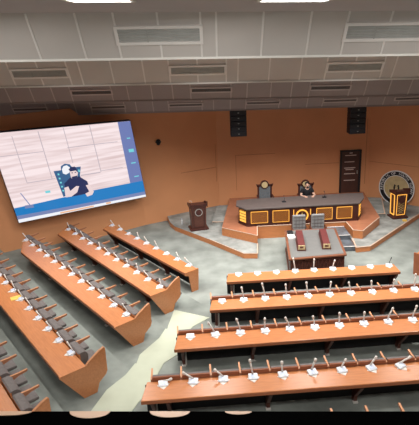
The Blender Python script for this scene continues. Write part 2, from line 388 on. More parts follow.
for q_ in ((.945,.79,.972,.803),(.938,.62,.98,.66),(.936,.473,.974,.487),(.938,.293,.976,.306),(.241,.285,.277,.312)): pic('picture_mark', box_uv(*q_), .003, 's_teal')

# ------------------------------------------------------------------ stage platforms
low_l = [(-1.95,21.83),(-1.75,20.9),(-1.52,20.37),(-.04,18.67),(1.2,17.12),(1.70,17.06),(1.90,19.0),(1.6,22.9),(.5,22.98)]
low_r = [(5.38,17.14),(5.92,17.2),(9.04,20.37),(9.75,20.98),(9.45,21.34),(7.6,22.97),(7.0,22.9),(5.5,19.0)]
def slabs(name, pts, z0, z1, top, side):
    struct(MB().prism(pts, z0, z1-.006).build(name, M[side])); struct(MB().prism(pts, z1-.006, z1).build('floor_'+name, M[top]))
slabs('trim_platform_left', low_l, 0, .20, 'carpet_plat', 'riser'); slabs('trim_platform_right', low_r, 0, .20, 'carpet_plat', 'riser')
upl = [(1.0,22.97),(.47,19.05),(1.80,18.0),(1.90,19.0),(5.5,19.0),(5.52,18.08),(5.85,17.93),(6.98,19.35),(7.4,22.9),(7.3,22.97)]
slabs('trim_rostrum_platform', upl, 0, .53, 'platform', 'riser')
struct(MB().prism([(7.40,22.6),(7.10,20.2),(7.5,20.2),(8.1,22.4)], .2, .36).build('trim_side_step', M['carpet_plat']))
struct(MB().prism([(.62,20.2),(.1,20.25),(.35,22.4),(.9,22.5)], .2, .36).build('trim_side_step', M['carpet_plat']))
def nosing(pts, z, wd=.045):
    mb = MB()
    for a, b in zip(pts, pts[1:]): mb.bar((*a,z), (*b,z), wd, .02)
    struct(mb.build('trim_nosing', M['nosing']))
nosing(low_r[0:4], .205); nosing([low_r[0],(5.5,18.05)], .205); nosing(low_l[3:6], .205, .03); nosing([low_l[5],(1.8,18.0)], .205, .04)
nosing(upl[2:6], .535, .04); nosing(upl[5:8], .535, .03); nosing(upl[1:3], .535, .025)
nosing([(7.10,20.2),(7.5,20.2),(8.1,22.4)], .365, .04); nosing([(.62,20.2),(.1,20.25)], .365, .04)
MBs = MB().box(4.72,5.40,17.3,18.98,0,.18).box(4.72,5.40,18.0,18.98,.18,.36)
st = tag(MBs.build('stair_block', M['stair']), 'low dark mottled stone steps beside the grey-topped table', 'steps')
for yy_, zz_ in ((17.3,.185),(18.0,.365),(18.95,.365)): MB().bar((4.72,yy_,zz_),(5.4,yy_,zz_),.03,.012).build('nosing', M['joint'], st)

# ------------------------------------------------------------------ rostrum desk
ro = thing('rostrum_desk', 'long dark rostrum desk with amber lit lattice panels on the platform', 'desk', (3.8,19.6,.53))
def RL(pts): return [(x-3.8, y-19.6) for x, y in pts]
body = RL([(1.50,19.03),(6.0,19.11),(6.30,19.70),(6.42,20.2),(5.9,20.3),(1.75,20.2),(1.28,20.1),(1.20,19.5)])
topo = RL([(1.46,18.95),(6.03,19.03),(6.40,19.68),(6.54,20.32),(5.9,20.36),(1.75,20.28),(1.16,20.16),(1.10,19.48)])
MB().prism(body, 0, .72).build('body', M['wood_rost'], ro)
MB().prism(topo, .72, .78).build('worktop', M['rost_top'], ro, bevel=.012)
MB().prism([(x*1.008,y*1.03) for x,y in body], 0, .07).build('plinth', M['wood_rost'], ro)
def lattice(root, a, b, z0, z1, n=6, emblem=False):        # lit lattice panel between plan points a and b (local), outward on the viewer's side
    a = Vector((a[0],a[1],0)); b = Vector((b[0],b[1],0)); d = (b-a).normalized(); nn = Vector((d.y,-d.x,0)); W = (b-a).length
    def P(u, z, o): return a+d*u+nn*o+Vector((0,0,z))
    fr = MB(); bw = .02
    for q in ((P(0,z0,.018),P(W,z0,.018)),(P(0,z1,.018),P(W,z1,.018))): fr.bar(*q, .02, bw)
    for q in ((P(0,z0,.018),P(0,z1,.018)),(P(W,z0,.018),P(W,z1,.018))): fr.bar(q[0],q[1],bw,.02,up=nn)
    pn = MB().bar(P(0,(z0+z1)/2,.006), P(W,(z0+z1)/2,.006), .012, z1-z0).build('lattice_panel', M['led_dim'], root)
    fr.build('light_strip', M['led'], pn)
    lt = MB(); H = z1-z0; s = H/n
    k = -n
    while k*s < W:
        for sg in (1,-1):
            u0, u1 = k*s, k*s+H
            t0 = max(0,(0-u0)/H); t1 = min(1,(W-u0)/H)
            if t1-t0 > .05:
                za, zb = z0+H*t0, z0+H*t1
                if sg < 0: za, zb = z1-H*t0, z1-H*t1
                lt.bar(P(u0+H*t0,za,.02), P(u0+H*t1,zb,.02), .012, .028)
        k += 1
    lt.build('lattice', M['wood_dark'], pn)
    return P
fy = lambda x: 19.02+(x-1.5)*.0186-19.6
for x0, x1 in ((1.66,2.33),(2.54,3.19),(4.31,4.94),(5.13,5.74)):
    lattice(ro, (x0-3.8,fy(x0)), (x1-3.8,fy(x1)), .14, .62)
def endlights(a, b):
    a = Vector((a[0]-3.8,a[1]-19.6,0)); b = Vector((b[0]-3.8,b[1]-19.6,0)); d = (b-a).normalized(); nn = Vector((d.y,-d.x,0))
    pn = MB().bar(a+nn*.006+Vector((0,0,.38)), b+nn*.006+Vector((0,0,.38)), .02, .50).build('end_light_panel', M['led'], ro)
    lt = MB()
    for k in range(5): lt.bar(a+nn*.02+Vector((0,0,.14+k*.12)), b+nn*.02+Vector((0,0,.14+k*.12)), .012, .022)
    lt.build('lattice', M['wood_dark'], pn)
endlights((1.24,19.40),(1.46,19.10)); endlights((6.07,19.25),(6.22,19.55))
em = MB().box(3.36-3.8,4.08-3.8,fy(3.85)-.012,fy(3.85)+.02,.10,.66).build('emblem_panel', M['wood_dark'], ro)
MB().ring((-.08,.36),.20,.255,fy(3.85)-.04,fy(3.85)-.01).build('emblem_ring', M['led'], em)
MB().disc((-.08,.36),.17,fy(3.85)-.03,fy(3.85)-.01).build('emblem_disc', M['wood_rost'], em)
MB().bar((-.08-.13,fy(3.85)-.035,.33),(-.08+.13,fy(3.85)-.035,.33),.01,.05).bar((-.08,fy(3.85)-.035,.28),(-.08,fy(3.85)-.035,.48),.05,.01).build('emblem_charge', M['gold'], em)
le = MB()
for x in (3.36-3.8+.02, 4.08-3.8-.02): le.bar((x,fy(3.85)-.025,.12),(x,fy(3.85)-.025,.62),.03,.02)
le.build('light_strip', M['led'], em)

# ------------------------------------------------------------------ presiding chairs
def high_chair(x, y, label):
    t = thing('presiding_chair', label, 'chair', (x,y,.53), 0, 'high-backed chairs behind the rostrum desk')
    MB().box(-.27,.27,-.05,.42-.0,.40,.50).build('seat', M['leather_blue'], t, bevel=.03) if False else MB().box(-.27,.27,-.42,.05,.40,.50).build('seat', M['leather_blue'], t, bevel=.03)
    bk = MB().box(-.25,.25,.0,.09,.5,1.12).build('backrest', M['leather_blue'], t, bevel=.03)
    tf = MB()
    for zz in (.62,.74,.86,.98): 
        for xx in (-.15,-.05,.05,.15): tf.ball((xx,-.005,zz),.018,6,5)
    tf.build('tufting_buttons', M['leather'], bk)
    fr = MB().box(-.31,-.25,-.01,.10,.45,1.12).box(.25,.31,-.01,.10,.45,1.12)
    fr.slab_x([(-.02,1.10),(.10,1.10),(.10,1.17),(-.02,1.17)], -.33, .33)
    for s in (-1,1): fr.add([(s*.25,-.02,1.12),(s*.37,-.02,1.20),(s*.33,-.02,1.08),(s*.25,.10,1.12),(s*.37,.10,1.20),(s*.33,.10,1.08)], [(0,1,2),(5,4,3),(0,3,4,1),(1,4,5,2),(2,5,3,0)])
    fr.disc((0,1.17),.18,-.02,.10,24); fr.build('back_frame', M['wood_rost'], t)
    MB().disc((0,1.17),.135,-.035,-.02,24).build('crest_disc', M['goldpale'], t)
    for s in (-1,1):
        MB().box(s*.33-.03,s*.33+.03,-.40,.06,.66,.71).box(s*.33-.02,s*.33+.02,-.38,-.33,.45,.66).build('arm', M['wood_rost'], t)
    for sx in (-1,1):
        for sy in (-.38,.02): MB().box(sx*.25-.03,sx*.25+.03,sy-.03,sy+.03,0,.42).build('leg', M['wood_rost'], t)
    return t
high_chair(2.45, 20.95, 'empty high-backed chair with gold crest at the left of the rostrum desk')
high_chair(4.24, 21.0, 'high-backed chair with crest behind the seated person in black').scale = (1,1,.94)
# clerks' chairs
def clerk_chair(x, label):
    t = thing('clerk_chair', label, 'chair', (x,18.33,0), 0, "grey chairs behind the grey-topped table")
    MB().box(-.25,.25,-.42,.02,.40,.49).build('seat', M['leather_blue'], t, bevel=.03)
    bk = MB().box(-.255,.255,.0,.10,.48,1.16).build('backrest', M['cl_grey'], t, bevel=.035)
    tf = MB()
    for zz in (.66,.80,.94,1.07): tf.box(-.22,.22,-.012,.0,zz-.012,zz+.012)
    for xx in (-.12,0,.12): tf.box(xx-.008,xx+.008,-.012,0,.6,1.1)
    tf.build('tufting_seams', M['leather'], bk)
    MB().box(-.28,.28,.10,.13,.42,1.12).build('back_shell', M['wood_dark'], t)
    for s in (-1,1): MB().box(s*.29-.025,s*.29+.025,-.38,.08,.62,.67).box(s*.29-.02,s*.29+.02,-.2,-.15,.44,.62).build('arm', M['wood_dark'], t)
    for sx in (-1,1):
        for sy in (-.36,.04): MB().box(sx*.22-.025,sx*.22+.025,sy-.025,sy+.025,0,.41).build('leg', M['wood_dark'], t)
M['cl_grey'] = noisy('pale_grey_upholstery', (.25,.25,.25), .12, 12., rough=.6)
clerk_chair(3.47, 'left-hand grey tufted chair behind the grey-topped table')
clerk_chair(4.20, 'right-hand grey tufted chair behind the grey-topped table')

# ------------------------------------------------------------------ clerk's table with two maroon cases
tb = thing('clerk_table', 'wide dark carved table with grey inlaid top in front of the rostrum', 'table', (3.62,16.5,0))
tp = [(2.80-3.62,17.75-16.5),(4.74-3.62,17.70-16.5),(4.49-3.62,15.26-16.5),(2.53-3.62,15.10-16.5)]
def inset(pts, k): return [(x*k, (y-.03)*k+.03) for x, y in pts]
MB().prism(tp, .74, .80).build('table_frame', M['tb_wood'] if 'tb_wood' in M else M.setdefault('tb_wood', noisy('reddish_table_wood',(.19,.07,.035),.15,4.,rough=.4)), tb, bevel=.01)
MB().prism([(x*.915,(y-.03)*.93+.03) for x,y in tp], .80, .806).build('top_inlay', M['tabletop'], tb)
MB().prism(inset(tp,.94), .10, .74).build('carcase', M['wood_rost'], tb); MB().prism(inset(tp,.97), 0, .10).build('plinth', M['wood_dark'], tb)
c0, c1 = Vector((*inset(tp,.94)[3],0)), Vector((*inset(tp,.94)[2],0)); dd = (c1-c0).normalized(); nn = Vector((dd.y,-dd.x,0)); Wd = (c1-c0).length
cv = MB()
for k in range(4):
    u0, u1 = (k+.08)*Wd/4, (k+.92)*Wd/4
    for za, zb in ((.2,.2),(.66,.66)): cv.bar(c0+dd*u0+nn*.012+Vector((0,0,za)), c0+dd*u1+nn*.012+Vector((0,0,zb)), .024, .04)
    for u in (u0,u1): cv.bar(c0+dd*u+nn*.012+Vector((0,0,.2)), c0+dd*u+nn*.012+Vector((0,0,.66)), .03,.024)
    for j in range(3):
        uc = u0+(j+.5)*(u1-u0)/3
        cv.bar(c0+dd*(uc-.07)+nn*.012+Vector((0,0,.24)), c0+dd*(uc+.07)+nn*.012+Vector((0,0,.62)), .02,.03); cv.bar(c0+dd*(uc+.07)+nn*.012+Vector((0,0,.24)), c0+dd*(uc-.07)+nn*.012+Vector((0,0,.62)), .02,.03)
cv.build('carving', M['wood_dark'], tb)
def case(x0, y0, x1, y1, label):
    a = Vector((x0,y0,.806)); b = Vector((x1,y1,.806)); d = b-a; rz = math.atan2(d.y,d.x)-PI/2; Ln = d.length
    t = thing('mace_case', label, 'case', a, rz, 'maroon cases on the grey-topped table')
    MB().prism([(-.15,0),(.15,0),(.15,Ln),(-.15,Ln)], 0, .05).build('base', M['wood_dark'], t)
    MB().add([(-.14,.02,.05),(.14,.02,.05),(.14,Ln-.02,.05),(-.14,Ln-.02,.05),(-.115,.03,.21),(.115,.03,.21),(.115,Ln-.03,.21),(-.115,Ln-.03,.21)],
        [(0,3,2,1),(4,5,6,7),(0,1,5,4),(1,2,6,5),(2,3,7,6),(3,0,4,7)]).build('lid', M['maroon'], t, bevel=.015)
    pl = MB().box(-.115,.115,-.006,.022,.055,.20).build('end_plate', M['goldpale'], t)
    MB().box(-.06,.06,-.010,-.006,.10,.17).build('plate_window', M['wood_dark'], pl)
case(3.07,15.72,3.24,17.15,'left-hand long maroon case with gold end plate on the grey-topped table')
case(3.93,15.74,4.12,17.2,'right-hand long maroon case with gold end plate on the grey-topped table')
pk = MB()
for i in range(5):
    a = .06*math.sin(i*2.3); c_, s_ = math.cos(a), math.sin(a)
    q = [(-.13,-.17),(.13,-.17),(.13,.17),(-.13,.17)]
    pk.prism([(2.93+x*c_-y*s_, 16.95+x*s_+y*c_) for x,y in q], .806+i*.014, .806+i*.014+.012)
tag(pk.build('paper_stack', M['paper']), 'stack of white papers on the left corner of the grey-topped table', 'papers')
tag(MB().box(2.86,3.06,17.3,17.55,.806,.87).build('dark_folder', M['blackp'], bevel=.01), 'dark folder behind the white papers on the grey-topped table', 'folder')

# ------------------------------------------------------------------ lecterns
def lectern(x, y, rz, lit, label):
    t = thing('lectern', label, 'lectern', (x,y,.20), rz)
    k = .36
    MB().box(-k-.03,k+.03,-.30,.30,0,.07).build('base', M['wood_rost'], t, bevel=.01)
    bd = MB().add([(-.29,-.22,.07),(.29,-.22,.07),(.29,.22,.07),(-.29,.22,.07),(-.33,-.26,1.08),(.33,-.26,1.08),(.33,.26,1.08),(-.33,.26,1.08)],
        [(0,3,2,1),(4,5,6,7),(0,1,5,4),(1,2,6,5),(2,3,7,6),(3,0,4,7)]).build('body', M['lect'] , t)
    MB().slab_x([(-.30,1.08),(-.30,1.16),(.28,1.06),(.28,1.02)], -.36, .36).build('reading_top', M['wood_rost'], t)
    for s in (-1,1): MB().slab_x([(-.32,1.02),(-.34,1.27),(-.24,1.24),(.28,1.12),(.28,1.02)], s*.36-.02, s*.36+.02).build('side_ear', M['wood_rost'], t)
    def fp(xx, z, o): q = (z-.07)/1.01; return Vector((xx*(.29+.04*q)/.33, -.22-.04*q-o, z))
    if lit:
        mb = MB(); X = .24
        for a, b in (((-X,.16),(X,.16)),((X,.16),(X,1.0)),((X,1.0),(-X,1.0)),((-X,1.0),(-X,.16))): mb.bar(fp(*a,.012), fp(*b,.012), .02, .02, up=(0,1,0))
        mb.build('light_strip', M['led'], t)
        def sp(yy, z, o): q = (z-.07)/1.01; return Vector((-(.29+.04*q)-o, yy, z))
        mb = MB(); Y = .17
        for a, b in (((-Y,.16),(Y,.16)),((Y,.16),(Y,1.0)),((Y,1.0),(-Y,1.0)),((-Y,1.0),(-Y,.16))): mb.bar(sp(*a,.012), sp(*b,.012), .035, .03, up=(1,0,0))
        mb.build('side_light_strip', M['led'], t)
        lt = MB()
        for i in range(7):
            z = .20+i*.1
            for sg in (-1,1): lt.bar(fp(sg*.16,z,.008), fp(-sg*.16,z+.16,.008), .014, .014, up=(0,1,0))
        lt.build('lattice', M['gold'], t)
    pn = MB()
    if not lit:
        X = .25
        for a, b in (((-X,.16),(X,.16)),((X,.16),(X,1.0)),((X,1.0),(-X,1.0)),((-X,1.0),(-X,.16))): pn.bar(fp(*a,.012), fp(*b,.012), .03, .03, up=(0,1,0))
        pn.build('moulding', M['wood_rost'], t)
    yy = fp(0,.80,0).y
    em = MB().disc((0,.80),.13,yy-.03,yy+.01,24).build('emblem', M['wood_rost'], t)
    MB().ring((0,.80),.13,.16,yy-.035,yy+.01,24).build('emblem_ring', M['steel' if not lit else 'wood_rost'], em)
    return t
M['lect'] = noisy('dark_lectern_wood', (.10,.037,.026), .2, 4., (1,1,4), rough=.4)
lectern(-.50,20.0,math.radians(12),False,'dark brown unlit lectern with ring emblem on the left of the stage')
lectern(8.03,20.15,math.radians(8),True,'lectern with glowing amber borders in front of the round seal').scale = (.86,.9,1.06)
tag(MB().box(8.05,8.2,19.55,19.68,.20,.26).build('small_box', M['yellow']), 'small yellow box on the floor at the foot of the lit lectern', 'box')
bt = thing('water_bottle', 'small white bottle standing on the carpet left of the dark lectern', 'bottle', (-1.22,20.6,.2))
MB().tube([(0,0,0),(0,0,.16),(0,0,.2),(0,0,.23)], [.035,.035,.018,.016], 10).build('bottle_body', M['white'], bt); MB().tube([(0,0,.23),(0,0,.255)],.02,10).build('cap', M['label'], bt)
# lectern microphones
mcr = thing('lectern_microphone', 'thin microphone on the left edge of the dark lectern', 'microphone', (-.71,19.75,1.44))
MB().tube([(0,0,0),(-.02,-.02,.08),(-.10,-.06,.10)], .012, 6).build('gooseneck', M['stem'], mcr)

# ------------------------------------------------------------------ round seal on the wall
cx, cy, cz = 8.60, 21.96, .93
rz = math.atan2(-1.7, 1.9)
seal = thing('wall_seal', 'round gold seal with black lettered ring leaning on the wall behind the lit lectern', 'seal', (cx,cy,cz), rz)
MB().disc((0,0),.80,0,.05,56).build('disc', M['goldpale'], seal)
ringo = MB().ring((0,0),.60,.78,-.02,0,56).build('ring', M['blackp'], seal)
MB().ring((0,0),.575,.60,-.025,0,56).ring((0,0),.78,.82,-.025,.03,56).build('ring_edge', M['paper'], seal)
def letter_mesh(ch):
    cu = bpy.data.curves.new('t','FONT'); cu.body = ch; cu.size = .16; cu.align_x = 'CENTER'; cu.align_y = 'CENTER'; cu.extrude = .003
    o = bpy.data.objects.new('t', cu); COL.objects.link(o); dg = bpy.context.evaluated_depsgraph_get(); dg.update()
    me = o.evaluated_get(dg).to_mesh(); vs = [v.co.copy() for v in me.vertices]; fs = [tuple(q.vertices) for q in me.polygons]
    o.evaluated_get(dg).to_mesh_clear(); bpy.data.objects.remove(o); bpy.data.curves.remove(cu); return vs, fs
lm = MB()
def arc_text(txt, a0, a1, rad, flip=False):
    for i, ch in enumerate(txt):
        if ch == ' ': continue
        a = math.radians(a0+(a1-a0)*i/(len(txt)-1)); vs, fs = letter_mesh(ch)
        rot = a-PI/2 if not flip else a+PI/2
        lm.add([(rad*math.cos(a)+v.x*math.cos(rot)-v.y*math.sin(rot), -.026-v.z, rad*math.sin(a)+v.x*math.sin(rot)+v.y*math.cos(rot)) for v in vs], fs)
pos = 0
for word in 'REPUBLIC OF SOUTH SUDAN'.split():
    lm = MB(); a0 = 190-200*pos/22; a1 = 190-200*(pos+len(word)-1)/22
    arc_text(word, a0, a1, .69); lm.build('lettering', M['paper'], ringo, fix=False); pos += len(word)+1
fg = MB()
for s in (-1,1):
    fg.ball((s*.085,-.012,.12),(.035,.02,.045),8,6); fg.ball((s*.10,-.012,-.0),(.04,.02,.10),8,6); fg.bar((s*.09,-.012,.06),(s*.02,-.012,.12),.02,.02)
fg.build('relief_figures', M['blackp'], seal)
lf = MB()
for s in (-1,1):
    for i in range(7):
        a = math.radians(250+s*(20+i*16)) if s > 0 else math.radians(290-(20+i*16))
        lf.ball((.47*math.cos(a),-.008,.47*math.sin(a)),(.05,.012,.03),6,5)
lf.build('relief_wreath', M['gold'], seal)

# ------------------------------------------------------------------ door, speakers, dome camera
dr = struct(MB().box(6.30,7.14,22.93,22.99,.53,2.52).build('door_1', M['door']), 'dark brown door with pale horizontal slits behind the rostrum')
MB().box(6.24,6.31,22.90,23.0,.53,2.58).box(7.13,7.22,22.90,23.0,.53,2.58).box(6.24,7.22,22.90,23.0,2.52,2.58).build('door_frame', M['blackp'], dr)
slm = MB()
for z, w_, x0 in ((2.34,.52,6.46),(2.40+.05,.14,6.66),(2.03,.46,6.44),(1.74,.52,6.44),(1.66,.38,6.50),(1.46,.52,6.44),(1.14,.52,6.44)): slm.box(x0,x0+w_,22.915,22.93,z-.017,z+.017)
slm.build('slits', M['slit'], dr)
MB().box(7.03,7.07,22.88,22.93,1.45,1.60).build('door_handle', M['steel'], dr)
def speaker(x, zb, zt, label):
    t = thing('line_array_speaker', label, 'speaker', (x,20.9,zb), 0, 'black line array speakers')
    n = 5; h = (zt-zb)/n
    for i in range(n):
        b_ = MB().box(-.33,.33,-.22,.25,i*h+.004,(i+1)*h-.004).build('speaker_box', M['navy'], t, bevel=.015)
        MB().box(-.29,.29,-.235,-.22,i*h+.035,(i+1)*h-.035).build('grille', M['blackp'], b_)
        MB().box(-.03,.03,-.24,-.235,i*h+.10,i*h+.125).build('badge', M['steel'], b_)
    MB().box(-.05,.05,-.02,.08,-.03,.02).build('aiming_bracket', M['blackp'], t)
    MB().bar((-.2,0,n*h-.01),(-.2,0,n*h+.3),.04,.04).bar((.2,0,n*h-.01),(.2,0,n*h+.3),.04,.04).build('hanger', M['blackp'], t)
speaker(1.38,3.90,4.98,'black hanging speaker column left of centre, above the empty high-backed chair')
speaker(6.30,3.76,4.86,'black hanging speaker column above the dark brown door')
dc = thing('dome_camera', 'small black dome camera on the orange wall right of the video wall', 'camera', (-2.06,21.66,3.62))
MB().disc((0,.07),.10,-.0,.06,16).box(-.12,.12,-.10,.02,.03,.07).build('mount', M['blackp'], dc); MB().ball((0,-.05,.0),.085,10,7).build('dome', M['blackp'], dc, smooth=True)

# ------------------------------------------------------------------ seated person
def skin(name, V, E, Rr, mat, parent, sub=2):
    me = bpy.data.meshes.new(name); me.from_pydata(V, E, []); me.materials.append(mat)
    o = bpy.data.objects.new(name, me); COL.objects.link(o); o.parent = parent
    sk = o.modifiers.new('skin','SKIN'); sk.use_smooth_shade = True
    if not me.skin_vertices: me.skin_vertices.new()
    for i, q in enumerate(Rr):
        d = me.skin_vertices[0].data[i]; d.radius = q if isinstance(q,tuple) else (q,q); d.use_root = (i == 0)
    ss = o.modifiers.new('sub','SUBSURF'); ss.levels = 1; ss.render_levels = sub
    return o
pe = thing('person', 'person in a black T-shirt seated behind the rostrum desk, forearms on the top', 'person', (4.23,20.66,.50))
V = [(0,0,.52),(0,-.0,.66),(0,-.02,.82),(0,-.02,.97),(0,-.02,1.05),(0,-.045,1.12),(0,-.05,1.20),(0,-.05,1.28)]
Rr = [(.15,.12),(.15,.11),(.155,.11),(.15,.10),(.065,.06),(.075,.085),(.085,.10),(.065,.08)]
E = [(i,i+1) for i in range(7)]
V.append((0,-.155,1.17)); Rr.append(.016); E.append((6,8))                      # nose
for s in (-1,1):
    b0 = len(V)
    V += [(s*.19,-.02,.97),(s*.27,-.12,.80),(s*.29,-.26,.79),(s*.20,-.44,.815),(s*.15,-.52,.815)]
    Rr += [.062,.05,.044,.034,(.042,.022)]
    E += [(3,b0)]+[(b0+i,b0+i+1) for i in range(4)]
    for j, (ax, ln) in enumerate(((-.05,.07),(-.022,.085),(.004,.09),(.028,.078))):   # four fingers, unequal, curled down
        q = len(V); bx, by = s*.15-ax*s*.0, -.52
        V += [(s*.15+ax*1.0+.008,-.565,.815),(s*.15+ax*1.1-s*.01,-.565-ln*.5,.812),(s*.15+ax*1.1-s*.02,-.565-ln,.80)]
        Rr += [.011,.0095,.008]; E += [(b0+4,q),(q,q+1),(q+1,q+2)]
    q = len(V); V += [(s*.10,-.52,.82),(s*.075,-.56,.812)]; Rr += [.012,.010]; E += [(b0+4,q),(q,q+1)]  # thumb
    h0 = len(V); V += [(s*.10,-.04,.50),(s*.13,-.42,.50),(s*.13,-.44,.08),(s*.13,-.56,.04)]; Rr += [.09,.065,.045,.04]
    E += [(0,h0),(h0,h0+1),(h0+1,h0+2),(h0+2,h0+3)]
skin('body', V, E, Rr, M['skin'], pe)
Vs = [(0,0,.50),(0,0,.66),(0,-.02,.82),(0,-.02,.98)]; Rs = [(.175,.14),(.17,.135),(.175,.135),(.165,.12)]; Es = [(0,1),(1,2),(2,3)]
for s in (-1,1):
    q = len(Vs); Vs += [(s*.195,-.02,.985),(s*.255,-.10,.84)]; Rs += [.085,.072]; Es += [(3,q),(q,q+1)]
skin('t_shirt', Vs, Es, Rs, M['shirt'], pe)
MB().ball((0,-.005,1.245),(.094,.088,.082),12,8).build('hair', M['hair'], pe, smooth=True)
MB().ball((-.035,-.135,1.195),.011,6,5).ball((.035,-.135,1.195),.011,6,5).build('eyes', M['eye'], pe)
MB().ball((0,-.115,1.10),(.05,.035,.03),8,6).build('beard', M['hair'], pe, smooth=True)
MB().box(-.03,.03,-.135,-.128,1.125,1.135).build('mouth', M['eye'], pe)
MB().ball((-.09,-.05,1.18),(.014,.03,.035),6,5).ball((.09,-.05,1.18),(.014,.03,.035),6,5).build('ears', M['skin'], pe)
lg = []
for s in (-1,1): lg.append(((s*.10,-.02,.50),(s*.13,-.42,.50),(s*.13,-.44,.12)))
Vt = [(0,0,.50)]; Rt = [.13]; Et = []
for a in lg:
    q = len(Vt); Vt += list(a); Rt += [.105,.08,.06]; Et += [(0,q),(q,q+1),(q+1,q+2)]
skin('trousers', Vt, Et, Rt, M['trouser'], pe)
def desk_mic(x, y, label):
    t = thing('rostrum_microphone', label, 'microphone', (x,y,1.31))
    MB().box(-.08,.08,-.06,.06,0,.035).build('base', M['blackp'], t, bevel=.008); MB().tube([(0,0,.03),(.03,.04,.16),(.01,.10,.22)],.010,6).build('gooseneck', M['blackp'], t)
    MB().ball((.01,.11,.23),.02,6,5).build('head', M['blackp'], t)
desk_mic(3.08,19.62,'small dark microphone on the rostrum desk beside the empty high-backed chair')
desk_mic(4.82,19.95,'small dark microphone on the rostrum desk right of the seated person')

# ------------------------------------------------------------------ delegates' desks, chairs and microphones
def make_chair(tip):
    hi = tip < .5
    t = thing('delegate_chair', '', 'chair')
    MB().slab_x([(.10,.38),(.52,.40),(.54,.44),(.52,.48),(.12,.47)], -.265, .265).build('seat', M['leather'], t, bevel=.02)
    bk = MB().slab_x([(.03,.30),(.055,.30),(.045,.835),(.03,.85),(.008,.835)] if hi else [(.03,.30),(.055,.30),(.045,.815),(.015,.815)], -.28, .28).build('backrest', M['wood_back' if hi else 'wood'], t)
    MB().slab_x([(.05,.42),(.15,.44),(.155,.74),(.14,.81),(.10,.835),(.045,.83)] if hi else [(.05,.42),(.20,.44),(.235,.72),(.22,.79),(.16,.845),(.05,.845),(.018,.83),(.012,.812),(.045,.81)], -.275, .275).build('pad', M['leather'], bk, bevel=.015)
    am = MB().slab_x([(.02,.775),(.10,.79),(.22,.785),(tip*.7,.785),(tip,.80),(tip+.012,.78),(tip-.02,.758),(tip*.7,.735),(.25,.69),(.20,.42),(.18,.0),(.06,.0),(.03,.4)], -.315, -.285).build('arm', M['wood_arm'], t)
    pts = [(.02,.775),(.10,.79),(.22,.785),(tip*.7,.785),(tip,.80)]
    e = MB()
    for a, b in zip(pts, pts[1:]): e.bar((-.30,a[0],a[1]+.004),(-.30,b[0],b[1]+.004),.036,.012)
    e.build('arm_edge', M['wood_edge'], am)
    return t
protos = {q_: make_chair(q_) for q_ in (.54,.42,.36,.33)}; used = set()
def place_chair(loc, rz, label, group, tip=.54):
    proto = protos[tip]
    if tip not in used:
        used.add(tip); proto.location = loc; proto.rotation_euler = (0,0,rz); proto['label'] = label; proto['group'] = group; return proto
    return copy_thing(proto, loc, rz, label, group)
def make_base():
    pass
basemb = MB().slab_x([(-.075,0),(.075,0),(.075,.055),(-.075,.025)], -.095, .095)
base_mesh = None; label_mesh = None; card_mesh = None
def mic(loc, rz, label, stem, group, skew=0., dark=False, thick=.019):
    global base_mesh, label_mesh, card_mesh
    t = thing('desk_microphone', label, 'microphone', loc, rz+skew, group)
    if base_mesh is None:
        b_ = MB().slab_x([(-.075,0),(.075,0),(.075,.055),(-.075,.025)], -.095, .095).build('base', M['white'], t, bevel=.01); base_mesh = b_.data
        l_ = MB().slab_x([(-.055,.032),(.03,.049),(.03,.052),(-.055,.036)], -.05, .05).build('label_plate', M['label'], b_); label_mesh = l_.data
        c_ = MB().prism([(-.12,-.02),(0,-.16),(.13,.0),(.02,.12)], -.0, .004).build('card', M['stem'], t); card_mesh = c_.data
    else:
        b_ = bpy.data.objects.new('base', base_mesh); COL.objects.link(b_); b_.parent = t
        bv = b_.modifiers.new('bevel','BEVEL'); bv.width = .01; bv.segments = 2; bv.limit_method = 'ANGLE'
        l_ = bpy.data.objects.new('label_plate', label_mesh); COL.objects.link(l_); l_.parent = b_
        c_ = bpy.data.objects.new('card', card_mesh); COL.objects.link(c_); c_.parent = t
    if stem:
        dx, dy, dz = stem; q = Vector((dx,dy)); q.rotate(Matrix.Rotation(-(rz+skew),2)); dx, dy = q
        rr = .009 if dark else thick
        sy = .05
        MB().tube([(0,sy,.04),(dx*.5,sy+(dy-sy)*.5,.04+(dz-.04)*.55),(dx,dy,dz)], rr, 7).build('gooseneck', M['blackp' if dark else 'stem'], t, smooth=True)
        d = Vector((dx*.5,(dy-sy)*.5,dz*.5)).normalized(); e = Vector((dx,dy,dz))
        MB().tube([e-d*.03,e+d*.0,e+d*.04,e+d*.055], [rr*1.0,rr*1.5,rr*1.5,rr*.8], 8).build('head', M['blackp' if dark else 'stem'], t, smooth=True)
    return t
